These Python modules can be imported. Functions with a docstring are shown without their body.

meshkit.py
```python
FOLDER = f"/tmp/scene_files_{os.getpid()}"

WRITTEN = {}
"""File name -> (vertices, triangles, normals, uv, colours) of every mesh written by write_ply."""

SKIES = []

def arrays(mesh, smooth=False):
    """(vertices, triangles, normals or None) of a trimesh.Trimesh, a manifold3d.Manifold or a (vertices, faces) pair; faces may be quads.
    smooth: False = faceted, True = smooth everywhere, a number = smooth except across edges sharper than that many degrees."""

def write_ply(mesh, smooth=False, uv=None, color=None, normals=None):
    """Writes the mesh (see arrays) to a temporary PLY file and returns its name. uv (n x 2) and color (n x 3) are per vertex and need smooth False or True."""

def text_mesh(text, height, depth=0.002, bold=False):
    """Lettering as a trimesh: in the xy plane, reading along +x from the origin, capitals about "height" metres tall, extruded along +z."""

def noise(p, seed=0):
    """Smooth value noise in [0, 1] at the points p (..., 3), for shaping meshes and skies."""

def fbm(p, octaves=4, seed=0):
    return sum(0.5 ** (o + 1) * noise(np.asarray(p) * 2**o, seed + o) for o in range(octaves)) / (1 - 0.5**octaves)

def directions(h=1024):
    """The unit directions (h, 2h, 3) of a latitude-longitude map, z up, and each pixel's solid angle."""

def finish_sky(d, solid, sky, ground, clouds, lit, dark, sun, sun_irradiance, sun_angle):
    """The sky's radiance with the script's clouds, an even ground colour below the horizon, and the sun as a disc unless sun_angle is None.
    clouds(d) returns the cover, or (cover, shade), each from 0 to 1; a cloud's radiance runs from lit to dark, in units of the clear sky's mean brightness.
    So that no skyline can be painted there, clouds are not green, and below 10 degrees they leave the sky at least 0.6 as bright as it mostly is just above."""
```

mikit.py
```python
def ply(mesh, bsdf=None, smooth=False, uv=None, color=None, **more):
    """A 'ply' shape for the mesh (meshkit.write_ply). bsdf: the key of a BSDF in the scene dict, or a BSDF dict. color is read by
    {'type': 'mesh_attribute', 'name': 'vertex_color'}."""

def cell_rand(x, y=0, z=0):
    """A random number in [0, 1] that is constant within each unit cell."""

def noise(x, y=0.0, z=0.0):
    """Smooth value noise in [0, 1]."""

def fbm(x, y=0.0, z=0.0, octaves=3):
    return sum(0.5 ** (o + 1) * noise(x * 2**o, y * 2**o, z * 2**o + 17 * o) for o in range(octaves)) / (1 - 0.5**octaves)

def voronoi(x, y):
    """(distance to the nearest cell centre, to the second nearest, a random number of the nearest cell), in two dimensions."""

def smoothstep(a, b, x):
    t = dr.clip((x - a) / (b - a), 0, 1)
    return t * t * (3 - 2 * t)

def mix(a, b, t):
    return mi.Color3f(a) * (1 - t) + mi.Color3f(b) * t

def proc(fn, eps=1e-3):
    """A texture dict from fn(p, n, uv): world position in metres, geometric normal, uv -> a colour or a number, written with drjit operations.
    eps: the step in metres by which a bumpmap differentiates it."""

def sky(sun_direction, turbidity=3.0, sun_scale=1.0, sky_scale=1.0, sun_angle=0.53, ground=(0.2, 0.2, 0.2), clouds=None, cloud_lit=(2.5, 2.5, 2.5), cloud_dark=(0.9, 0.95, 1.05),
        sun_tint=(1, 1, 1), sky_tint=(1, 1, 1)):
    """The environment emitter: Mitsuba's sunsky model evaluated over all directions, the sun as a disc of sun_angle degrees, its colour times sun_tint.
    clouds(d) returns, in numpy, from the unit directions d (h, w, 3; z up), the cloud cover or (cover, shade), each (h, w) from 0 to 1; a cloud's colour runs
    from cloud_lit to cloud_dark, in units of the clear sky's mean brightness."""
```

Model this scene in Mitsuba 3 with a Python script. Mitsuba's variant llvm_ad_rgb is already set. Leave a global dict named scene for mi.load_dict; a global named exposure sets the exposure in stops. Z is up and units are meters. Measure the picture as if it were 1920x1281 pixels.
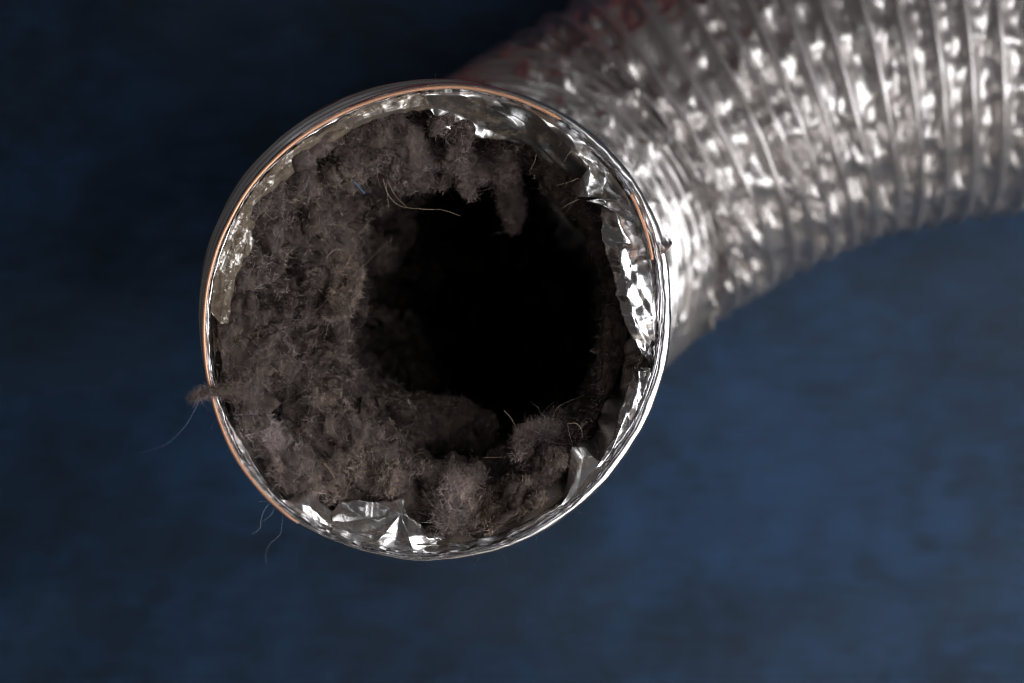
import math
import numpy as np
import drjit as dr
import mitsuba as mi
import mikit
import meshkit
from scipy.ndimage import gaussian_filter

T = mi.ScalarTransform4f
scene, labels = {}, {}

# ------------------------------------------------------------------ camera
H = 0.245                 # height of the duct's open end above the tabletop
D = 0.60                  # lens to open end
KMM = 0.1195e-3           # metres per photo pixel in the plane of the open end
scene['camera'] = {
    'type': 'thinlens', 'fov': 2 * math.degrees(math.atan(960 * KMM / D)), 'fov_axis': 'x',
    'aperture_radius': 0.0039, 'focus_distance': D + 0.007,
    'near_clip': 0.02, 'far_clip': 20.0,
    'to_world': T().look_at(origin=[0, 0, H + D], target=[0, 0, 0], up=[0, 1, 0]),
}
# ------------------------------------------------------------------ light
exposure = 0.30
scene['room_light'] = {'type': 'constant', 'radiance': {'type': 'rgb', 'value': [0.036, 0.034, 0.034]}}


def softbox(key, pos, target, w, h, power, label):
    """A studio softbox: fabric housing, rim and a white diffuser that gives the light."""
    m = T().look_at(origin=list(pos), target=list(target), up=[0, 0, 1])
    scene[key + '__diffuser'] = {'type': 'rectangle', 'to_world': m @ T().scale([w / 2, h / 2, 1]),
                                 'bsdf': {'type': 'diffuse', 'reflectance': {'type': 'rgb', 'value': 0.7}},
                                 'emitter': {'type': 'area', 'radiance': {'type': 'rgb', 'value': list(power)}}}
    a, b, z0, z1 = w / 2 + .006, h / 2 + .006, .012, -.22
    v = [[-a, -b, z0], [a, -b, z0], [a, b, z0], [-a, b, z0], [-a, -b, -.004], [a, -b, -.004], [a, b, -.004], [-a, b, -.004],
         [-.06, -.06, z1], [.06, -.06, z1], [.06, .06, z1], [-.06, .06, z1]]
    f = []
    for q in (0, 4):
        for i in range(4):
            j = (i + 1) % 4
            f.append([q + i, q + j, q + 4 + j, q + 4 + i])
    f.append([8, 9, 10, 11])
    scene[key + '__housing'] = mikit.ply((np.array(v), np.array(f)), 'black_fabric', to_world=m)
    labels[key] = {'label': label, 'category': 'lamp'}


scene['black_fabric'] = {'type': 'twosided', 'bsdf': {'type': 'diffuse', 'reflectance': {'type': 'rgb', 'value': 0.03}}}
softbox('softbox_lamp', (0.39, -0.125, 0.56), (0.05, -0.03, 0.12), 0.56, 0.56, (3.2, 3.2, 3.26),
        'square white softbox lamp leaning in from the right of the duct')
softbox('softbox_lamp_001', (0.20, -0.78, 0.82), (0.03, 0.0, 0.2), 0.9, 0.6, (0.44, 0.385, 0.34),
        'added wide dim warm fill softbox below the frame')  # added fill light, warms the lower foil and the lint

softbox('softbox_lamp_002', (-0.42, 0.62, 1.15), (0.0, 0.0, 0.15), 0.16, 0.12, (4.2, 4.2, 4.4),
        'added small white softbox high at the far left for glints on the foil')  # added for glints on the upper left of the duct
softbox('softbox_lamp_003', (0.50, 0.60, 1.10), (0.05, 0.05, 0.10), 0.14, 0.14, (6.0, 5.9, 5.8),
        'added small white softbox high at the far right for glints on the foil')  # second added source, for sparkle on the duct's upper side

# ------------------------------------------------------------------ materials
P = mikit.proc


def rgb(*c):
    return {'type': 'rgb', 'value': list(c)}


BX, BY = 3.5, 2.0            # offset laying the painted falloff dark at left, brighter at lower right


def board_colour(p, n, uv):
    x, y = p.x * 1000, p.y * 1000
    wx = 16 * (mikit.fbm(x / 30 + 40, y / 24, 2.0, 3) - .5)
    wy = 12 * (mikit.fbm(x / 26, y / 22 + 30, 5.0, 3) - .5)
    u, v = .94 * x + .34 * y + wx, -.30 * x + .95 * y + wy
    w1 = mikit.fbm(u / 36 + 3.1, v / 22 + 7.7, 0.3, 5)
    w2 = mikit.fbm(u / 9 + 1.7, v / 7.0, 4.0, 5)
    w3 = mikit.fbm(x / 7 + wx * .1, (y + wy * .1) / 0.9, 9.0, 3)
    w4 = mikit.fbm(u / 60 + 11, v / 40 + 5, 2.0, 3)
    t = mikit.smoothstep(0.22, 0.84, 0.47 * w1 + 0.28 * w2 + 0.25 * w3)
    c = mikit.mix([0.0055, 0.0190, 0.038], [0.019, 0.066, 0.162], t)
    c = c * (.56 + .33 * mikit.smoothstep(.30, .68, mikit.fbm(u / 120 + BX, v / 105 + BY, 7.0, 3)))  # broad patches: lamp falloff put into the paint colour
    c = mikit.mix(c, [0.022, 0.040, 0.062], mikit.smoothstep(0.50, 0.72, w4) * 0.22)
    return c


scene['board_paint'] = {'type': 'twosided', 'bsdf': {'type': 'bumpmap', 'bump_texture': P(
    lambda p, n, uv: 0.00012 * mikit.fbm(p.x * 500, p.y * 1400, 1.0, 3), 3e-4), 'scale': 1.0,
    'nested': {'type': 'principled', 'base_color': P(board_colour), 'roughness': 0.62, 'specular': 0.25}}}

ALU = dict(type='roughconductor', material='Al', distribution='ggx')
scene['foil_skin'] = {'type': 'twosided', 'bsdf': {'type': 'blendbsdf', 'weight': 0.50, 'a': {**ALU, 'distribution': 'beckmann', 'alpha': 0.10, 'specular_reflectance': rgb(.74, .72, .70)},
                      'b': {**ALU, 'alpha': 0.50, 'specular_reflectance': rgb(.60, .57, .55)}}}
scene['foil_bright'] = {'type': 'twosided', 'bsdf': {**ALU, 'alpha': 0.055, 'specular_reflectance': rgb(.88, .88, .88)}}


def dust_amount(lo, hi, s=1.0):
    def fn(p, n, uv):
        a = mikit.fbm(p.x * 260 * s, p.y * 260 * s, p.z * 260 * s, 4)
        b = mikit.fbm(p.x * 1900 * s, p.y * 1900 * s, p.z * 1900 * s, 3)
        return mikit.smoothstep(lo, hi, 0.62 * a + 0.38 * b)
    return P(fn)


def dust_colour(p, n, uv):
    a = mikit.fbm(p.x * 900, p.y * 900, p.z * 900, 3)
    b = mikit.noise(p.x * 220, p.y * 220, p.z * 220)
    return mikit.mix(mikit.mix([.045, .034, .028], [.20, .165, .135], a), [.24, .20, .14], 0.35 * b)


scene['dust'] = {'type': 'diffuse', 'reflectance': P(dust_colour)}
scene['foil_dirty'] = {'type': 'twosided', 'bsdf': {'type': 'blendbsdf', 'weight': dust_amount(.46, .66), 'a': {**ALU, 'alpha': 0.12, 'specular_reflectance': rgb(.75, .76, .76)},
                       'b': {'type': 'diffuse', 'reflectance': P(dust_colour)}}}
scene['foil_tan'] = {'type': 'twosided', 'bsdf': {'type': 'blendbsdf', 'weight': dust_amount(.31, .50), 'a': {**ALU, 'alpha': 0.20, 'specular_reflectance': rgb(.80, .76, .70)},
                     'b': {'type': 'diffuse', 'reflectance': P(lambda p, n, uv: mikit.mix([.05, .038, .030], [.25, .20, .15], mikit.fbm(p.x * 800, p.y * 800, p.z * 800, 4)))}}}
scene['foil_specked_tinted'] = {'type': 'twosided', 'bsdf': {'type': 'blendbsdf', 'weight': dust_amount(.48, .74, 1.4), 'a': {**ALU, 'alpha': 0.10, 'specular_reflectance': rgb(.86, .85, .84)},
                         'b': {'type': 'diffuse', 'reflectance': P(dust_colour)}}}  # dust specks, thickened so their brown stands in for warm reflections
scene['copper_wire'] = {'type': 'principled', 'base_color': rgb(.78, .43, .27), 'metallic': 0.55, 'roughness': 0.36}


def lint_colour(p, n, uv):
    a = mikit.fbm(p.x * 90, p.y * 90, p.z * 90, 3)
    b = mikit.fbm(p.x * 1500, p.y * 1500, p.z * 1500, 3)
    c = mikit.mix([.022, .016, .014], [.085, .067, .062], mikit.smoothstep(.3, .7, .5 * a + .5 * b))
    return mikit.mix(c, [.11, .085, .07], mikit.smoothstep(.5, .75, mikit.noise(p.x * 700 + 9, p.y * 700, p.z * 700)) * .5)


scene['lint_felt'] = {'type': 'twosided', 'bsdf': {'type': 'diffuse', 'reflectance': P(lint_colour)}}
scene['lint_fibre'] = {'type': 'twosided', 'bsdf': {'type': 'diffuse', 'reflectance': {'type': 'mesh_attribute', 'name': 'vertex_color'}}}

# ------------------------------------------------------------------ helpers


def at(px, py, below=0.0):
    """A point `below` metres under the plane of the open end."""
    k = KMM * (D + below) / D
    return np.array([(px - 960) * k, (640.5 - py) * k, H - below])


def smooth_path(pts, n):
    """Catmull-Rom through pts, n samples, evenly by length."""
    p = np.asarray(pts, float)
    if len(p) == 2:
        t = np.linspace(0, 1, n)[:, None]
        return p[0] * (1 - t) + p[1] * t
    q = np.vstack([2 * p[0] - p[1], p, 2 * p[-1] - p[-2]])
    out = []
    for i in range(1, len(q) - 2):
        t = np.linspace(0, 1, 40, endpoint=(i == len(q) - 3))[:, None]
        a, b, c, d = q[i - 1], q[i], q[i + 1], q[i + 2]
        out.append(.5 * ((2 * b) + (c - a) * t + (2 * a - 5 * b + 4 * c - d) * t ** 2 + (3 * b - a - 3 * c + d) * t ** 3))
    v = np.vstack(out)
    L = np.r_[0, np.cumsum(np.linalg.norm(np.diff(v, axis=0), axis=1))]
    s = np.linspace(0, L[-1], n)
    return np.stack([np.interp(s, L, v[:, k]) for k in range(v.shape[1])], 1)


def frames(c, e0):
    """Rotation-minimising frames along the path c: (tangent, e1, e2)."""
    t = np.gradient(c, axis=0)
    t /= np.linalg.norm(t, axis=1, keepdims=True)
    e1 = np.zeros_like(c)
    e = np.asarray(e0, float)
    for i in range(len(c)):
        e = e - t[i] * (e @ t[i])
        e /= np.linalg.norm(e)
        e1[i] = e
    return t, e1, np.cross(t, e1)


def grid_faces(nu, nv, wrap=False):
    i, j = np.meshgrid(np.arange(nu - 1), np.arange(nv if wrap else nv - 1), indexing='ij')
    a, b = i * nv + j, i * nv + (j + 1) % nv
    return np.stack([a, b, b + nv, a + nv], -1).reshape(-1, 4)


def tube(path, radii, sides=8, e0=(0.3, 0.2, 1.0), close=True):
    t, e1, e2 = frames(path, e0)
    a = np.arange(sides) * 2 * np.pi / sides
    r = np.broadcast_to(radii, (len(path),))
    v = path[:, None] + r[:, None, None] * (np.cos(a)[None, :, None] * e1[:, None] + np.sin(a)[None, :, None] * e2[:, None])
    return v.reshape(-1, 3), grid_faces(len(path), sides, True)


def creases(p, seed, n, size, slope, warp=1.1):
    """Piecewise flat relief with sharp folds, as in crumpled foil: metres, at the points p (..., 3)."""
    rng = np.random.default_rng(seed)
    w = np.stack([meshkit.noise(p / (size * 1.7), seed + 50 + k) - .5 for k in range(3)], -1) * size * warp
    q = p + w
    out = 0
    for i in range(n):
        d = rng.normal(size=3)
        d /= np.linalg.norm(d)
        lam = size * rng.uniform(.6, 2.0)
        x = q @ d / lam + rng.uniform()
        tri = np.abs(x - np.floor(x) - .5)
        m = meshkit.noise(p / (size * 2.2), seed + 100 + i)
        out = out + slope * lam * (tri - .25) * np.clip(m * 2.4 - .6, 0, 1.3)
    return out


def join(meshes):
    vs, fs, at_ = [], [], 0
    for v, f in meshes:
        vs.append(v)
        fs.append(np.asarray(f) + at_)
        at_ += len(v)
    return np.vstack(vs), np.vstack(fs)


def numbered(name):
    k, i = name, 0
    while k in labels or k in scene or any(x.startswith(k + '__') for x in scene):
        i += 1
        k = f'{name}_{i:03d}'
    return k


# ------------------------------------------------------------------ the surface
def build_tabletop():
    v = np.array([[-.9, -.8, -.012], [.9, -.8, -.012], [.9, .8, -.012], [-.9, .8, -.012], [-.9, -.8, 0], [.9, -.8, 0], [.9, .8, 0], [-.9, .8, 0]])
    f = np.array([[0, 3, 2, 1], [4, 5, 6, 7], [0, 1, 5, 4], [1, 2, 6, 5], [2, 3, 7, 6], [3, 0, 4, 7]])
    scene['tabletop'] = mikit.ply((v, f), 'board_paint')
    labels['tabletop'] = {'label': 'mottled navy blue painted board under the foil duct', 'category': 'tabletop', 'kind': 'structure'}


build_tabletop()



def build_added_red_box():
    """An added red lidded box, unseen behind the duct, put there so its reflection tints the foil."""
    import trimesh
    v = []
    for w, d, z0, z1 in ((.26, .12, 0, .085), (.272, .132, .0855, .11)):
        m = trimesh.creation.box((w, d, z1 - z0))
        m.apply_translation((0, 0, (z0 + z1) / 2))
        v.append(m)
    m = T().translate([-.085, .300, .0005]).rotate([0, 0, 1], 18)
    scene['added_red_box__body'] = mikit.ply(v[0], 'red_card', to_world=m)
    scene['added_red_box__lid'] = mikit.ply(v[1], 'red_card', to_world=m)
    labels['added_red_box'] = {'label': 'added unseen red lidded box that tints the foil by its reflection', 'category': 'box'}


scene['red_card'] = {'type': 'twosided', 'bsdf': {'type': 'diffuse', 'reflectance': rgb(.26, .022, .022)}}
build_added_red_box()  # added only for the red tint in the foil

# ------------------------------------------------------------------ the duct
AXIS = smooth_path([(-.0171, .0048, H), (-.0195, .0074, H - .010), (-.0197, .0084, H - .030), (-.0150, .0085, .160), (-.0035, .0195, .105),
                    (.0205, .0405, .066), (.058, .0645, .0555), (.100, .0815, .0545), (.150, .0895, .0545), (.20, .091, .0545), (.27, .091, .0545)], 1400)
AX_L = np.r_[0, np.cumsum(np.linalg.norm(np.diff(AXIS, axis=0), axis=1))]
AX_T, AX_1, AX_2 = frames(AXIS, (1, 0, 0))
AX_2 = -AX_2 if AX_2[0, 1] < 0 else AX_2
LENGTH = AX_L[-1]
_w = np.clip(1 - AX_L / .05, 0, 1)[:, None]                              # the coil turns near the open end lie level, stacked askew
_w = _w * _w * (3 - 2 * _w)
AX_1 = AX_1 * (1 - _w) + np.array([1.0, 0, 0]) * _w
AX_2 = AX_2 * (1 - _w) + np.array([0, 1.0, 0]) * _w
AX_1 /= np.linalg.norm(AX_1, axis=1, keepdims=True)
AX_2 /= np.linalg.norm(AX_2, axis=1, keepdims=True)
R0 = 0.0515
# the open end is not quite round: angle (degrees, anticlockwise from +x) -> radius in photo pixels
RIM_A = np.array([0, 16, 32, 45, 60, 75, 89, 101, 113, 133, 155, 180, 200, 213, 225, 235, 252, 270, 290, 305, 318, 338, 360])
RIM_R = np.array([434, 441, 447, 449, 450, 447, 442, 433, 428, 428, 431, 434, 444, 452, 456, 456, 452, 447, 441, 436, 432, 431, 434])


def rim_radius(th):
    d = np.degrees(th) % 360
    v = np.interp(d, RIM_A, RIM_R)
    for o in (-6, -3, 3, 6):
        v = v + np.interp((d + o) % 360, RIM_A, RIM_R)
    w = np.stack([np.cos(th), np.sin(th), 0 * th], -1)
    return (v / 5 + 4.0 * (meshkit.noise(w * 2.6, 8) - .5) + 2.0 * (meshkit.noise(w * 7.0, 9) - .5)) * KMM


def on_axis(s):
    return [np.stack([np.interp(s, AX_L, a[:, k]) for k in range(3)], -1) for a in (AXIS, AX_1, AX_2)]


def duct_point(s, th, r):
    c, a, b = on_axis(s)
    return c + r[..., None] * (np.cos(th)[..., None] * a + np.sin(th)[..., None] * b)


def rib_turns(s):
    """Turns of the wire coil up to s: close turns at the squeezed end, wider along the bend."""
    g = np.linspace(0, LENGTH, 3000)
    pitch = 0.0030 + (0.0090 - 0.0030) * np.clip((g - .010) / .03, 0, 1)
    return np.interp(s, g, np.r_[0, np.cumsum(np.diff(g) / pitch[1:])])


def build_skin(s0, s1, ns, nt):
    s = np.linspace(s0, s1, ns)
    th = np.arange(nt) * 2 * np.pi / nt
    S, A = np.meshgrid(s, th, indexing='ij')
    turn = rib_turns(S) - A / (2 * np.pi)
    x = np.abs(turn - np.round(turn))                                    # 0 on the wire
    near_end = np.clip(1 - S / .03, 0, 1)
    base = rim_radius(A) * near_end + (R0 + .0005) * (1 - near_end)
    u = np.stack([R0 * np.cos(A), R0 * np.sin(A), S], -1)
    slack = np.clip((S - .011) / .008, 0.06, 1)
    packed = np.linalg.norm(np.gradient(duct_point(S, A, R0 + 0 * S), s, axis=0), axis=-1)   # below 1 inside the bend, where the foil buckles
    cr = (creases(u, 5, 8, .0090, .20) + creases(u * np.array([1, 1, 1.6]), 9, 6, .0042, .17)) * np.clip(np.maximum(packed, .3) ** -1.6, 1, 3.2)
    pin = 1 - np.exp(-(x / .24) ** 2)                                    # the foil is taut over the wire
    sag = -.0028 * (np.sqrt(np.sin(np.pi * x) ** 2 + .010) - .10) * np.clip(.45 + S / .03, 0, 1)               # and sags between the turns
    r = base + sag + cr * pin * slack
    r = r + .0015 * (meshkit.fbm(u / .03, 3, 3) - .5) * slack
    v = duct_point(S, A, r)
    return v.reshape(-1, 3), grid_faces(ns, nt, True)


scene['flexible_duct__foil_sleeve'] = mikit.ply(build_skin(.0125, LENGTH, 680, 350), 'foil_skin', smooth=28)
scene['flexible_duct__coil_collar'] = mikit.ply(build_skin(.0008, .0125, 70, 640), 'foil_bright', smooth=40)
labels['flexible_duct__coil_collar'] = {'label': 'tightly stacked shiny coil turns just behind the rim'}
labels['flexible_duct'] = {'label': 'crumpled silver foil dryer duct bending to the upper right, open end up', 'category': 'duct'}
labels['flexible_duct__foil_sleeve'] = {'label': 'ribbed crumpled silver foil sleeve'}


def rim_path(th, dr_, below):
    r = rim_radius(th) + dr_
    c = AXIS[0]
    return np.stack([c[0] + r * np.cos(th), c[1] + r * np.sin(th), H - below + 0 * th], -1)


def build_rim_fold():
    """The foil rolled over the first turn of wire: a trough, bulging outside, with a torn inner lip."""
    nt = 1400
    th = np.arange(nt) * 2 * np.pi / nt
    rng = np.random.default_rng(2)
    u = np.stack([np.cos(th), np.sin(th), 0 * th], -1)
    lip = meshkit.fbm(u * 17, 3, 7) - .5
    fold = meshkit.fbm(u * 9, 3, 17) - .5
    right = np.clip(np.cos(th - math.radians(-25)), 0, 1) ** 1.5
    prof = []                                                        # (radial offset, below)
    wide = .00045 + .0011 * np.clip(np.cos(th - math.radians(-2)) * .8 + .2, 0, 1) ** 1.3
    mid = -.6 * (wide - .00045)
    for a in np.linspace(-75, 178, 22):                              # outer bulge
        t = math.radians(a)
        prof.append((mid + (wide if math.cos(t) > 0 else .0005) * math.cos(t) + .0001, .0012 - .0012 * math.sin(t)))
    prof.append((mid - .0004, .0017 + 0 * wide))
    for k, (dr_, b) in enumerate([(-.0010, .0009), (-.0012, .0004), (-.0014, .0005), (-.0016, .0014), (-.0018, .0030)]):
        j = .0010 * lip * (k + 1) / 3
        prof.append((dr_ + j + mid + .0003, b + .0012 * fold))
    rows = []
    for k, (a, b) in enumerate(prof):
        wob = .00022 * (meshkit.fbm(u * 30 + k * .05, 2, 31) - .5) + .00050 * (meshkit.fbm(u * 9 + k * .06, 2, 33) - .5)
        rows.append(rim_path(th, np.broadcast_to(a, th.shape) + wob, np.broadcast_to(b, th.shape) + wob))
    v = np.stack(rows)
    return v.reshape(-1, 3), grid_faces(len(rows), nt, True)


scene['flexible_duct__rim_fold'] = mikit.ply(build_rim_fold(), 'foil_bright', smooth=40)
labels['flexible_duct__rim_fold'] = {'label': 'shiny rolled foil edge of the open end'}


def wire_piece(a0, a1, r, dr0, dr1, b0, b1):
    th = np.radians(np.linspace(a0, a1, 260))
    t = np.linspace(0, 1, 260)
    p = rim_path(th, dr0 + (dr1 - dr0) * t, b0 + (b1 - b0) * t)
    rad = r * np.clip(np.minimum(t, 1 - t) * 60, .25, 1) ** .5
    v, f = tube(p, rad, 10)
    return v, f


scene['flexible_duct__coil_wire'] = mikit.ply(wire_piece(58, 236, .00043, -.0007, .0004, -.0001, -.0002), 'copper_wire', smooth=True)
scene['flexible_duct__coil_wire_001'] = mikit.ply(wire_piece(15.5, 33, .00036, -.0025, -.0016, -.0004, .0002), 'copper_wire', smooth=True)
labels['flexible_duct__coil_wire'] = {'label': 'bare copper coloured wire round the left and top of the rim'}
labels['flexible_duct__coil_wire_001'] = {'label': 'short cut end of copper coloured wire on the right rim'}


def build_liner():
    """Inside of the foil near the open end, dirty with dust."""
    ns, nt = 60, 480
    s = np.linspace(.0022, .040, ns)
    th = np.arange(nt) * 2 * np.pi / nt
    S, A = np.meshgrid(s, th, indexing='ij')
    near = np.clip(1 - S / .03, 0, 1)
    base = rim_radius(A) * near + R0 * (1 - near)
    u = np.stack([R0 * np.cos(A), R0 * np.sin(A), S], -1)
    r = base - .0021 - .16 * (S - .002) + creases(u, 41, 8, .006, .32) * np.clip((S - .002) / .004, 0, 1)
    return duct_point(S, A, r).reshape(-1, 3), grid_faces(ns, nt, True)


scene['flexible_duct__inner_liner'] = mikit.ply(build_liner(), 'foil_dirty', smooth=35)
labels['flexible_duct__inner_liner'] = {'label': 'dusty foil lining just inside the rim'}


# -- torn foil flaps folded in from the rim
def flap(a0, a1, inner, depth, mat, seed, crest=.4, slope=.36, rough=(.006, .28), fan=None, n=(230, 66), drop=.0012, label=None, lift=0.0):
    """inner: (px, py) along the torn edge from angle a0 to a1 of the rim; depth: metres the torn edge lies under the rim (number or list)."""
    nu, nv = n
    e = smooth_path([(x, y, 0) for x, y in inner], nu)[:, :2] if len(inner) > 2 else None
    # straight joints keep the torn look
    p = np.asarray(inner, float)
    L = np.r_[0, np.cumsum(np.linalg.norm(np.diff(p, axis=0), axis=1))]
    e2 = np.stack([np.interp(np.linspace(0, L[-1], nu), L, p[:, k]) for k in range(2)], 1)
    e = .5 * e + .5 * e2 if e is not None else e2
    rng = np.random.default_rng(seed)
    jag = meshkit.fbm(np.stack([np.linspace(0, L[-1] / 14, nu), 0 * np.arange(nu), 0 * np.arange(nu)], 1), 3, seed) - .5
    th = np.radians(np.linspace(a0, a1, nu))
    dep = np.interp(np.linspace(0, 1, nu), np.linspace(0, 1, np.size(depth)), np.atleast_1d(depth))
    out = rim_path(th, -.0012, drop)
    inn = np.stack([at(x, y, b) for (x, y), b in zip(e, dep)])
    dirn = inn - out
    dirn /= np.linalg.norm(dirn, axis=1, keepdims=True) + 1e-9
    inn = inn + dirn * jag[:, None] * .0012
    v = np.linspace(0, 1, nv)
    g = out[:, None] * (1 - v)[None, :, None] + inn[:, None] * v[None, :, None]
    width = np.linalg.norm(inn - out, axis=1)
    # the foil first climbs from the rim to a ridge, then drops to the torn edge
    un = np.stack([np.linspace(0, L[-1] / 45, nu), 0 * np.arange(nu), 0 * np.arange(nu)], 1)
    vr = np.clip(crest + .5 * (meshkit.fbm(un, 2, seed + 8) - .5), .12, .85)[:, None]
    top = slope * width[:, None] * vr - drop
    zv = np.where(v[None] < vr, -drop + slope * width[:, None] * v[None], top + (-dep[:, None] - top) * ((v[None] - vr) / (1 - vr)))
    for _ in range(10):
        zv[:, 1:-1] = (zv[:, :-2] + zv[:, 1:-1] + zv[:, 2:]) / 3
    g[..., 2] = H + zv + lift
    along = np.linspace(0, L[-1] * KMM, nu)[:, None] + 0 * v[None]
    loc = np.stack([along * .55, v[None] * width[:, None], 0 * along], -1)   # folds run mostly along the torn edge
    c = creases(loc, seed, 5, rough[0] * 1.15, rough[1], 1.5) + creases(g, seed + 3, 5, rough[0] * .5, rough[1] * .48, 1.5)
    c = gaussian_filter(c, (1.0, 0.6))                               # creases are rounded
    c = c + .00022 * (meshkit.fbm(g / .0024, 3, seed + 21) - .5)                # fine wrinkles
    env = np.clip(np.minimum(v * 5, 1), 0, 1)[None] * np.clip(width / .004, .15, 1)[:, None]
    h = c * env
    if fan is not None:                                              # folds gathered at one point
        fx, fy, fb, cnt, amp = fan
        q = at(fx, fy, fb)
        d = g - q
        ang, rad = np.arctan2(d[..., 1], d[..., 0]), np.hypot(d[..., 0], d[..., 1])
        wv = ang * cnt / (2 * np.pi) + .35 * meshkit.noise(np.stack([ang * 2, 0 * ang, 0 * ang], -1), seed)
        h = h + amp * (np.abs(wv - np.floor(wv) - .5) - .25) * np.minimum(rad, .010) * env * 2
    g[..., 2] += h
    # the torn edge curls under
    nc = 7
    last, prev = g[:, -1], g[:, -3]
    dd = last - prev
    dd /= np.linalg.norm(dd, axis=1, keepdims=True) + 1e-9
    cr = .00036
    rows = [g]
    down = np.array([0, 0, -1.0])
    for k in range(1, nc + 1):
        t = math.pi * k / nc
        rows.append((last + dd * math.sin(t) * cr + down * (1 - math.cos(t)) * cr)[:, None])
    g = np.concatenate(rows, 1)
    key = numbered('flexible_duct__foil_flap')
    scene[key] = mikit.ply((g.reshape(-1, 3), grid_faces(nu, nv + nc)), mat, smooth=32)
    labels[key] = {'label': label}
    return g


flap(94, 30, [(806, 205), (832, 236), (900, 257), (985, 267), (1012, 288), (1060, 320), (1092, 334), (1075, 347), (1082, 368), (1150, 372)],
     [.004, .010, .012, .012, .011, .009, .007, .005], 'foil_dirty', 11, crest=.15, slope=.1, rough=(.0100, .52), label='dull dust coated foil flap along the upper right rim')
flap(178, 93, [(424, 620), (436, 560), (460, 490), (490, 424), (528, 364), (574, 308), (624, 265), (680, 234), (740, 213), (808, 203)],
     [.002, .004, .005, .005, .0055, .005, .005, .006, .005, .004], 'foil_tan', 101, crest=.3, slope=.15, rough=(.0055, .42), n=(340, 44), label='tan dust speckled foil band inside the wire at upper left')
flap(31, -13, [(1150, 372), (1098, 377), (1126, 388), (1128, 430), (1142, 490), (1160, 560), (1172, 605), (1202, 658), (1236, 696)],
     [.002, .002, .002, .002, .002, .002, .002, .001], 'foil_bright', 21, crest=.74, slope=.58, drop=.0042, rough=(.0090, .30), label='brightest crumpled foil flap, down the right rim')
flap(-12, -40, [(1236, 694), (1192, 690), (1188, 708), (1166, 770), (1146, 835), (1119, 876)],
     [.001, .002, .002, .002, .002, .001], 'foil_bright', 31, crest=.66, slope=.52, drop=.0022, rough=(.0070, .34), label='narrow shiny foil flap at lower right rim')
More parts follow.
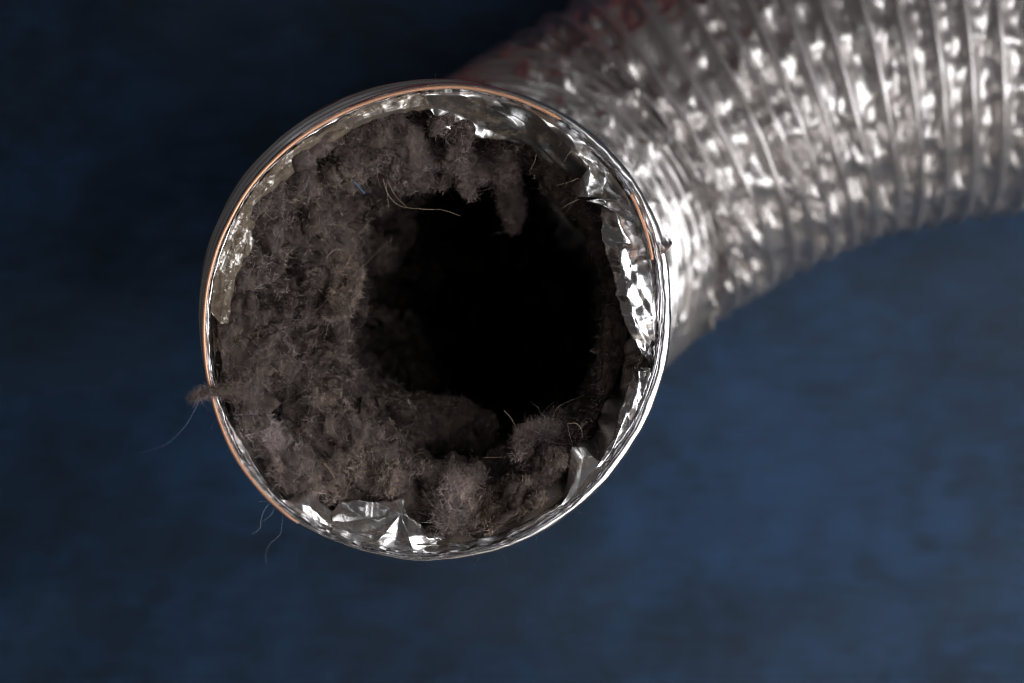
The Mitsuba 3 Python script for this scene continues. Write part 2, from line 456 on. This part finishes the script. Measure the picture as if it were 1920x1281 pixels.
flap(-38, -57, [(1119, 876), (1100, 842), (1074, 840), (1068, 880), (1064, 905), (1050, 948)],
     [.002, .003, .003, .004, .004, .003], 'foil_specked_tinted', 41, crest=.6, slope=-.20, drop=.0004, rough=(.013, .15), label='smooth foil tongue curling up at lower right')
flap(-55, -82, [(1050, 946), (1012, 962), (996, 978), (950, 1000), (930, 1020), (905, 1033), (880, 1024)],
     [.0016, .0016, .0016, .0016, .0016, .0016], 'foil_specked_tinted', 51, crest=.75, slope=.40, drop=.0014, rough=(.006, .25), label='thin ragged foil strip along the bottom right rim')
flap(-80, -116, [(890, 1026), (850, 1012), (800, 1000), (788, 985), (765, 968), (757, 950), (757, 938), (722, 944), (640, 944), (622, 962)],
     [.003, .003, .004, .003, .003, .003, .003, .003, .003], 'foil_specked_tinted', 61, crest=.66, slope=.20, drop=.0026, rough=(.010, .40), fan=(752, 962, .004, 6, .24), label='wide foil flap at the bottom with folds gathered to a peak')
flap(-114, -134, [(630, 965), (600, 948), (588, 918), (560, 922), (542, 934), (512, 938)],
     [.003, .003, .004, .004, .003, .002], 'foil_specked_tinted', 71, crest=.6, slope=.36, rough=(.008, .34), label='dark folded foil flap at the lower left rim')
flap(-133, -160, [(514, 936), (505, 905), (480, 850), (455, 810), (428, 776), (410, 752)],
     [.003, .006, .007, .006, .005, .002], 'foil_specked_tinted', 81, crest=.6, slope=.40, rough=(.007, .3), label='narrow foil strip under the wire at the left')


def build_tab():
    path = smooth_path([at(1238, 474, -.0003), at(1244, 462, -.0018), at(1252, 455, -.0026), at(1259, 452, -.0018)], 20)
    w = np.array([.4, 1, 1.25, 1.1, .5]) * .0011
    ww = np.interp(np.linspace(0, 1, 20), np.linspace(0, 1, 5), w)
    side = np.array([.35, -.9, .25])
    j = np.linspace(-1, 1, 9)
    g = path[:, None] + side * (ww[:, None] * j[None])[..., None]
    g[..., 2] += (.0006 * j ** 2)[None] + creases(g, 77, 5, .0016, .4)
    scene['flexible_duct__torn_tab'] = mikit.ply((g.reshape(-1, 3), grid_faces(20, 9)), 'foil_specked_tinted', smooth=40)
    labels['flexible_duct__torn_tab'] = {'label': 'tiny torn foil tab sticking out beside the wire end'}


build_tab()


# ------------------------------------------------------------------ lint
def fibres(points, normals, n, rng, length=.004, radius=.00003, lift=.2, curl=2.1, segs=3, tint=None, sink=.0004):
    """n curly fibres rooted at random points: a mesh (vertices, faces, colours)."""
    i = rng.integers(0, len(points), n)
    root = points[i] + rng.normal(size=(n, 3)) * .0003 - normals[i] * sink
    d = normals[i] * lift * rng.uniform(.1, 1.3, (n, 1)) + rng.normal(size=(n, 3)) * .75
    d /= np.linalg.norm(d, axis=1, keepdims=True)
    ln = length * rng.uniform(.3, 1.2, n) * np.where(rng.uniform(size=n) < .016, 2.4, 1)
    bend = rng.normal(size=(n, 3)) * curl
    pts = [root]
    for k in range(segs):
        d = d + bend / segs * 1.6 + rng.normal(size=(n, 3)) * curl * .35
        d /= np.linalg.norm(d, axis=1, keepdims=True)
        pts.append(pts[-1] + d * (ln / segs)[:, None])
    p = np.stack(pts, 1)                                             # n, segs+1, 3
    a = np.cross(d, rng.normal(size=(n, 3)))
    a /= np.linalg.norm(a, axis=1, keepdims=True) + 1e-12
    r = radius * rng.uniform(.6, 1.4, n)
    taper = np.linspace(1, .5, segs + 1)
    off = (a * r[:, None])[:, None] * taper[None, :, None]
    v = np.stack([p - off, p + off], 2)                              # flat fibres, as cotton is
    f = grid_faces(segs + 1, 2)
    f = np.vstack([f[:, [0, 1, 2]], f[:, [0, 2, 3]]])
    F = (f[None] + (np.arange(n) * (segs + 1) * 2)[:, None, None]).reshape(-1, 3)
    base = 2.0 * np.array([[.27, .228, .212], [.23, .190, .175], [.31, .27, .262], [.27, .215, .165], [.25, .235, .25], [.19, .150, .138]])
    if tint is not None:
        base = base * np.asarray(tint)
    tone = meshkit.fbm(root / .0070, 3, 91)[:, None] * 1.15 + meshkit.noise(root / .0016, 92)[:, None] * .22 - .02
    c = base[rng.choice(6, n, p=[.26, .30, .10, .08, .06, .20])] * rng.uniform(.75, 1.2, (n, 1)) * np.clip((tone - .64) * 2.6 + .62, .10, 1.7)
    hue = meshkit.fbm(root / .013, 2, 95)[:, None] * 2.4 - .7
    c = c * (np.array([.97, .98, 1.04]) * (1 - np.clip(hue, 0, 1)) + np.array([1.06, 1.0, .88]) * np.clip(hue, 0, 1))
    C = np.repeat(c, (segs + 1) * 2, 0)
    return v.reshape(-1, 3), F, np.clip(C, 0, .9)


def vertex_normals(v, f):
    f = np.asarray(f)
    if f.shape[1] == 4:
        f = np.vstack([f[:, [0, 1, 2]], f[:, [0, 2, 3]]])
    n = np.zeros_like(v)
    x = np.cross(v[f[:, 1]] - v[f[:, 0]], v[f[:, 2]] - v[f[:, 0]])
    for k in range(3):
        np.add.at(n, f[:, k], x)
    return n / (np.linalg.norm(n, axis=1, keepdims=True) + 1e-12)


def add_lint(key, v, f, n, seed, label, group=None, floor=-9.0, **kw):
    rng = np.random.default_rng(seed)
    scene[key + '__felt'] = mikit.ply((v, f), 'lint_felt', smooth=True)
    nrm = vertex_normals(v, f)
    # even spread over the surface, not over the vertices
    ff = np.asarray(f)
    if ff.shape[1] == 4:
        ff = np.vstack([ff[:, [0, 1, 2]], ff[:, [0, 2, 3]]])
    area = np.linalg.norm(np.cross(v[ff[:, 1]] - v[ff[:, 0]], v[ff[:, 2]] - v[ff[:, 0]]), axis=1)
    area = area * (v[ff[:, 0], 2] > floor) * np.clip(nrm[ff[:, 0], 2] + .45, .05, 1)
    pick = ff[rng.choice(len(ff), n * 2, p=area / area.sum())]
    w = rng.dirichlet([1, 1, 1], n * 2)[..., None]
    pt, nn = (v[pick] * w).sum(1), (nrm[pick] * w).sum(1)
    fv, fF, fc = fibres(pt, nn, n, rng, **kw)
    scene[key + '__fuzz'] = mikit.ply((fv, fF), 'lint_fibre', smooth=False, color=fc)
    labels[key] = {'label': label, 'category': 'lint'}
    if group:
        labels[key]['group'] = group
    labels[key + '__fuzz'] = {'label': 'fine curly fibres standing off the clump', 'kind': 'stuff'}


def puffs(p, seed):
    """Rounded lumps parted by sharp crevices, about 0 to 1."""
    w = np.stack([meshkit.noise(p * .8, seed + 200 + k) - .5 for k in range(3)], -1) * .9
    return sum(.5 ** o * np.abs(2 * meshkit.noise((p + w) * 2 ** o, seed + 300 + o) - 1) for o in range(3)) * .95


def build_lining():
    """Thick felt of lint along the inside wall of the duct."""
    ns, nt = 380, 580
    th = np.arange(nt) * 2 * np.pi / nt
    deg = np.degrees(th)
    # where the felt begins, metres from the rim
    start = np.interp(deg, [0, 40, 80, 100, 130, 160, 200, 215, 235, 270, 300, 330, 360], np.array([14, 13, 12, 8, 5, 4.5, 3, 6, 9, 9, 9, 13, 14]) * 1e-3)
    u0 = np.linspace(0, 1, ns)
    S = start[None] + (u0 ** 1.7)[:, None] * (.200 - start[None])
    A = np.broadcast_to(th, S.shape)
    u = np.stack([R0 * np.cos(A), R0 * np.sin(A), S], -1)
    left = np.clip(np.cos(A - np.pi * 1.02), 0, 1) ** .8
    near = np.exp(-((S - .012) / .022) ** 2)
    t = .0030 + .0030 * left + .004 * np.clip(S / .05, 0, 1) + .001 * near
    big = meshkit.fbm(u / .017, 3, 61)
    t = t * (.05 + 2.3 * np.clip(big * 2.2 - .65, 0, 1.3))
    t = t * (.30 + .70 * np.clip(.25 + np.cos(A - np.radians(205)), 0, 1))
    # a heap of felt narrows the duct on the left
    heap = np.interp(S, np.array([0, 8, 18, 32, 60, 100, 150]) * 1e-3, np.array([0, 1, 2.5, 4, 6, 11, 12]) * 1e-3)
    win = np.clip(np.cos((A - np.radians(170)) * .95), 0, 1) ** 1.1 * (np.abs(A - np.radians(170)) < 1.6)
    heap = heap * win * (.72 + .5 * meshkit.noise(u / .028, 71)) * (1 - .75 * np.exp(-((A - np.radians(172)) / .10) ** 2 - ((S - .024) / .006) ** 2))
    t = t + heap
    t = t * np.clip(u0 * 9, 0, 1)[:, None] ** .6 - .0012 * (u0 < .002)[:, None]
    nb = np.clip(1 - S / .03, 0, 1)
    base = rim_radius(A) * nb + R0 * (1 - nb) - .0042 - .10 * np.minimum(S, .03)
    r = np.maximum(base - np.maximum(t, -.0006), .009)
    v = duct_point(S, A, r)
    f = grid_faces(ns, nt, True)
    v = v.reshape(-1, 3)
    nrm = vertex_normals(v, f)
    w = (np.clip(u0 * 12, 0, 1)[:, None] * np.clip(.35 + left + win, 0, 1)).reshape(-1, 1)
    q = v + nrm * 0
    d = .0105 * (puffs(q / .0110, 62) - .42) + .0085 * (meshkit.fbm(q / .0060, 4, 63) - .5) + .0022 * (meshkit.fbm(q / .0010, 2, 64) - .5)
    return v + nrm * d[:, None] * w, f


lv, lf = build_lining()
add_lint('lint_lining', lv, lf, 100000, 201, 'thick brown felt of lint coating the inner wall of the duct, heaviest at the left', floor=H - .075, length=.0020, radius=.000032, segs=3)


def build_clump(strands, seed, rough=.55, inside=True):
    """strands: lists of ((px, py, mm below the rim, mm radius), ...); each becomes a lumpy closed roll, all joined."""
    parts = []
    for k, st in enumerate(strands):
        pts = np.array([np.r_[at(x, y, b * 1e-3), r * 1e-3] for x, y, b, r in st])
        n = max(40, int(np.linalg.norm(np.diff(pts[:, :3], axis=0), axis=1).sum() / .00050))
        p = smooth_path(pts, n)
        m = 36
        end = np.sqrt(np.clip(1 - (np.linspace(-1, 1, n) ** 8), 0, 1))
        v, f = tube(p[:, :3], np.maximum(p[:, 3] * end, 1e-5), m)
        nrm = vertex_normals(v, f)
        rad = np.repeat(p[:, 3] * end, m)
        s = seed + 7 * k
        d = (meshkit.fbm(v / .0065, 3, s) - .5) * 1.5 + (puffs(v / .0060, s + 1) - .45) * .7 + (meshkit.fbm(v / .0030, 4, s + 2) - .5) * 1.5
        c = np.repeat(p[:, :3], m, 0)
        dirn = v - c
        dirn /= np.linalg.norm(dirn, axis=1, keepdims=True) + 1e-9
        v = v + dirn * (d * np.minimum(rad, .0048) * rough * 1.6)[:, None]
        b = H - v[:, 2]
        if inside:                                                   # lint does not pass through the foil
            for i in range(3):
                c0 = np.stack([np.interp(b, H - AXIS[:, 2], AXIS[:, k]) for k in (0, 1)], 1)
                q = v[:, :2] - c0
                rr = np.hypot(q[:, 0], q[:, 1])
                lim = rim_radius(np.arctan2(q[:, 1], q[:, 0])) - .0036
                v[:, :2] = c0 + q * np.minimum(1, lim / rr)[:, None]
        parts.append((v, f))
    return join(parts)


def crumbs(path, count, spread, depth, size, seed):
    """Torn bits of lint strewn along a line on the wall: (px, py) points, spread in pixels, depth (start, per pixel towards the middle of the hole) in mm."""
    rng = np.random.default_rng(seed)
    p = smooth_path([(x, y, 0) for x, y in path], 200)[:, :2]
    out = []
    for _ in range(count):
        c = p[rng.integers(0, 200)] + rng.normal(size=2) * spread
        e = 440 - math.hypot(c[0] - 820, c[1] - 603)
        if e < 22 or any(math.hypot(c[0] - x, c[1] - y) < r for x, y, r in HOLLOWS):
            continue
        b = depth[0] + depth[1] * e + rng.normal() * 2.4
        a, ln, r = rng.uniform(0, 2 * np.pi), rng.uniform(14, 46), rng.uniform(*size) * min(1, .35 + e / 130)
        d = np.array([math.cos(a), math.sin(a)]) * ln
        q = rng.normal(size=2) * 9
        out.append([(*(c - d), b + rng.normal() * 1.5, r * .55), (*(c + q), b - .8, r), (*(c + d), b + rng.normal() * 1.5, r * .5)])
    return out


HOLLOWS = [(548, 548, 42), (478, 498, 26), (470, 668, 26), (560, 420, 24), (690, 335, 26), (800, 330, 24)]
CLUMPS = [
    # (strands, fibres, fibre length, tint, label)
    ([[(590, 330, 15, 4), (530, 390, 14, 5), (490, 470, 13, 5), (470, 560, 12, 4)]] + crumbs([(640, 290), (560, 350), (500, 430), (460, 540)], 30, 34, (3.5, .075), (1.8, 4.6), 1), 13000, .0032, (1.0, 1.0, 1.0), 'broad lint bank lining the upper left under the copper wire'),
    ([[(460, 570, 12, 4), (465, 640, 11, 4.5), (480, 690, 12, 4.5), (520, 730, 15, 4)]] + crumbs([(440, 570), (435, 650), (470, 710), (500, 600)], 26, 24, (3.0, .075), (1.8, 4.4), 2), 11000, .0032, (1.0, .98, .95), 'brown lint bank beside the left rim at mid height'),
    ([[(535, 690, 12, 3.5), (585, 755, 11, 5.8), (645, 825, 10, 6.4), (705, 880, 10, 5.8), (775, 915, 10, 4)]], 9000, .0030, (.95, .93, .93), 'long diagonal roll of lint at the lower left'),
    ([[(480, 790, 8, 3), (530, 850, 9, 4), (590, 890, 10, 4), (660, 925, 10, 3.5)]] + crumbs([(460, 760), (505, 850), (580, 910)], 14, 12, (2.5, .075), (1.6, 3.4), 3), 8500, .0035, (1.05, 1.05, 1.05), 'soft lint bank resting on the lower left foil'),
    ([[(860, 1000, 6, 3.4), (842, 960, 7, 4.2), (832, 915, 8, 3.6), (828, 872, 9, 2.4)], [(842, 930, 8, 2.6), (878, 892, 9, 3.0), (898, 862, 10, 1.8)], [(890, 1000, 6, 2.6), (880, 960, 8, 2.8)],
      [(825, 910, 8, 2.4), (800, 888, 9, 2.3), (788, 878, 10, 1.5)]] + crumbs([(860, 1005), (845, 950), (835, 890)], 20, 17, (4, .045), (1.0, 2.3), 5), 12000, .0038, (.82, .80, .78), 'upright fluffy lint tuft at the bottom centre'),
    ([[(870, 1008, 6, 3), (930, 985, 8, 5), (985, 935, 10, 5.5), (1020, 885, 12, 5), (1040, 850, 14, 3)]] + crumbs([(900, 1005), (960, 965), (1010, 905), (1040, 850)], 16, 13, (4, .06), (1.2, 2.6), 6), 10000, .0034, (1.05, .98, .95), 'slanting roll of lint at the bottom right'),
    ([[(970, 828, 18, 1.8), (1000, 818, 18, 2.2), (1030, 800, 19, 1.6), (1055, 775, 20, 1.0)]], 3000, .0055, (1.1, 1.08, 1.1), 'wispy fluff above the lower right lint roll'),
    ([[(620, 290, 11, 3.4), (680, 258, 10, 4.2), (750, 258, 12, 4.6), (800, 290, 15, 3.2)], [(740, 270, 12, 3.2), (755, 315, 15, 3.4), (765, 340, 17, 1.8)],
      [(690, 270, 11, 4), (680, 320, 16, 4)]] + crumbs([(630, 300), (700, 275), (780, 290), (860, 270)], 22, 22, (5, .085), (1.4, 3.6), 4), 13000, .0036, (.85, .83, .83), 'heavy lint mass hanging under the top left rim'),
    ([[(850, 245, 15, 2.8), (862, 290, 19, 2.8), (872, 330, 21, 2.3), (887, 374, 23, 1.2)], [(860, 310, 19, 1.8), (838, 330, 21, 1.9), (818, 352, 23, 1.3)], [(872, 300, 20, 1.6), (900, 318, 22, 2.0), (915, 300, 23, 1.5)], [(880, 310, 20, 3), (905, 340, 22, 2)]],
     6500, .0032, (.88, .85, .86), 'ragged lint tuft hanging at the top centre'),
    ([[(935, 270, 24, 4), (945, 330, 34, 3.5), (960, 380, 40, 3), (962, 435, 44, 1.8)]], 3500, .0034, (.9, .85, .85), 'dim lint strand hanging deep at the top right'),
    ([[(600, 590, 19, 2.5), (635, 575, 17, 3), (655, 535, 16, 3), (645, 495, 16, 2.6), (620, 478, 17, 2)], [(610, 500, 18, 2.5), (585, 540, 20, 3), (560, 610, 20, 3)]],
     5500, .0036, (1.05, 1.02, 1.02), 'curled lint loop standing off the left wall'),
    ([[(590, 690, 42, 5), (650, 740, 44, 6), (690, 800, 44, 5), (700, 850, 40, 5)]], 3500, .003, (1.0, 1.0, 1.05), 'blurred grey lint ridge deep behind the diagonal roll'),
    ([[(690, 850, 48, 6), (760, 800, 52, 7), (840, 795, 54, 7), (930, 820, 52, 6)]], 3500, .003, (1.0, .98, .95), 'dark lint ridge deep at the bottom of the hole'),
    ([[(352, 751, -1.2, .25), (372, 742, -1.4, .7), (398, 733, -1.3, .9), (430, 730, .8, 1.3), (470, 735, 5, 2)], [(360, 735, -1, .2), (380, 737, -1.3, .5), (400, 734, -1.2, .6)]], 1500, .0040, (.75, .70, .68), 'small dark lint wisp poking over the left rim'),
    ([[(500, 790, 4, 1.2), (520, 840, 3, 1.8), (540, 885, 2, 1.5), (546, 925, 2.5, .9)]], 2500, .0038, (1.35, 1.33, 1.38), 'pale grey fluff wisp over the lower left foil'),
    ([[(1195, 668, 5, .8), (1208, 676, 5, 1.2), (1180, 690, 10, 1.8)]], 700, .0026, (.9, .9, .9), 'tiny lint tuft caught between two right foil flaps'),
]


def build_clumps():
    for i, (st, n, ln, tint, label) in enumerate(CLUMPS):
        key = 'lint_clump' if i == 0 else f'lint_clump_{i:03d}'
        v, f = build_clump(st, 300 + 20 * i, rough=.22 if 'deep' in label or 'farthest' in label else .55, inside='over the' not in label)
        add_lint(key, v, f, int(n * 2.0), 400 + i, label, 'clumps of lint inside the duct', length=ln * .55, radius=.000031, tint=tint)


build_clumps()

def build_rim_fuzz():
    """Stray lint fibres and dust caught on the rim and the foil flaps."""
    rng = np.random.default_rng(77)
    th = np.radians(np.r_[rng.uniform(165, 300, 460), rng.uniform(20, 165, 320), rng.uniform(300, 375, 110)])
    n = len(th)
    p = rim_path(th, -rng.uniform(-.0004, .0060, n), rng.uniform(-.0004, .0022, n))
    nn = rng.normal(size=(n, 3)) * .5 + np.array([0, 0, .6])
    v, f, c = fibres(p, nn, n, rng, length=.0040, radius=.000022, lift=.5, curl=1.2, segs=6)
    scene['rim_fuzz'] = mikit.ply((v, f), 'lint_fibre', color=c * .8)
    labels['rim_fuzz'] = {'label': 'sparse stray lint fibres caught along the rim and foil flaps', 'category': 'fuzz', 'kind': 'stuff'}


build_rim_fuzz()

# ------------------------------------------------------------------ loose hairs
for nm, c in (('hair_blond', (.55, .43, .30)), ('hair_dark', (.16, .11, .08)), ('hair_blue', (.10, .22, .42)), ('hair_grey', (.30, .34, .40))):
    scene[nm] = {'type': 'principled', 'base_color': rgb(*c), 'roughness': .4, 'specular': .5}
HAIRS = [
    ([(718, 335, 14), (728, 365, 15), (750, 386, 16), (790, 392, 16), (830, 394, 16), (863, 405, 17)], .06, 'hair_blond', 'long pale hair curving into the black hole from the top lint'),
    ([(726, 338, 14), (742, 368, 15), (765, 390, 16)], .05, 'hair_blond', 'short pale hair beside the long curved one'),
    ([(724, 345, 14), (727, 372, 15), (729, 396, 15)], .04, 'hair_blond', 'fine straight hair hanging below the top left lint'),
    ([(655, 330, 10), (668, 345, 10), (684, 364, 10)], .28, 'hair_blue', 'bright blue fibre stuck in the top left lint'),
    ([(672, 510, 14), (702, 478, 14), (736, 446, 14)], .05, 'hair_dark', 'straight dark hair slanting across the left of the hole'),
    ([(612, 482, 13), (630, 468, 13), (650, 472, 13), (655, 488, 13), (644, 500, 13)], .05, 'hair_blond', 'pale hair looped on top of the curled lint'),
    ([(570, 402, 10), (600, 416, 11), (640, 422, 12), (665, 410, 12)], .045, 'hair_blond', 'thin hair bridging the upper left lint'),
    ([(690, 365, 12), (697, 380, 12), (690, 400, 13), (670, 410, 13)], .04, 'hair_dark', 'dark hair curling below the blue fibre'),
    ([(606, 868, 6), (620, 884, 5), (632, 906, 5)], .09, 'hair_blond', 'stiff pale hair lying on the lower left lint'),
    ([(945, 770, 16), (958, 784, 16), (970, 808, 17)], .07, 'hair_blond', 'short pale hair above the wispy lower right fluff'),
    ([(905, 858, 12), (945, 857, 12), (978, 856, 12)], .04, 'hair_blond', 'taut thin hair spanning the two bottom lint tufts'),
    ([(1066, 795, 12), (1080, 794, 11), (1090, 806, 11), (1092, 822, 12)], .13, 'hair_blond', 'curled tan thread at the lower right inside'),
    ([(1064, 794, 12), (1068, 815, 12), (1075, 838, 12)], .06, 'hair_blond', 'thin thread hanging from the curled tan thread'),
    ([(1034, 790, 17), (1045, 765, 17), (1068, 752, 17), (1096, 741, 17)], .05, 'hair_blond', 'fine hair arching over the lower right fluff'),
    ([(1010, 798, 17), (1020, 772, 17), (1040, 752, 17)], .04, 'hair_dark', 'dark hair curving up from the lower right fluff'),
    ([(1006, 290, 9), (1001, 306, 9), (992, 322, 10)], .05, 'hair_blond', 'short hair hanging below the dusty foil flap'),
    ([(1085, 374, 6), (1064, 384, 6), (1050, 394, 7)], .05, 'hair_blond', 'fine hair at the tip of the dusty foil flap'),
    ([(1078, 376, 6), (1066, 392, 6), (1054, 408, 7)], .05, 'hair_dark', 'dark branching hair below the dusty flap tip'),
    ([(1085, 334, 5), (1066, 342, 5), (1043, 348, 6)], .05, 'hair_blond', 'fine hair in the notch of the dusty foil flap'),
    ([(378, 742, -1), (362, 775, -4), (345, 802, -6), (310, 834, -4), (262, 850, 0)], .035, 'hair_grey', 'long faint hair trailing from the left lint wisp'),
    ([(372, 738, -2), (358, 748, -3), (350, 756, -3)], .05, 'hair_dark', 'stubby dark hair on the left lint wisp'),
    ([(508, 941, 1), (496, 956, 0), (489, 976, -1), (488, 990, -1), (474, 1001, -1)], .06, 'hair_grey', 'grey hair hanging off the lower left rim'),
    ([(517, 944, 1), (508, 966, 0), (491, 978, -1)], .05, 'hair_grey', 'forked grey hair joining the one off the lower left rim'),
    ([(486, 940, 1), (500, 941, 1), (512, 941, 1)], .05, 'hair_grey', 'very short hair pointing left at the lower left rim'),
    ([(530, 960, 2), (526, 1000, 0), (508, 1018, -1), (499, 1035, -1), (499, 1058, -1)], .04, 'hair_grey', 'faint wavy hair dangling farthest below the lower left rim'),
]
for i, (pts, r, mat, label) in enumerate(HAIRS):
    key = 'loose_hair' if i == 0 else f'loose_hair_{i:03d}'
    path = smooth_path([at(x, y, b * 1e-3) for x, y, b in pts], 48)
    scene[key] = mikit.ply(tube(path, np.linspace(r, r * .5, 48) * .72e-3, 5), mat, smooth=True)
    labels[key] = {'label': label, 'category': 'hair', 'group': 'loose hairs in the lint'}
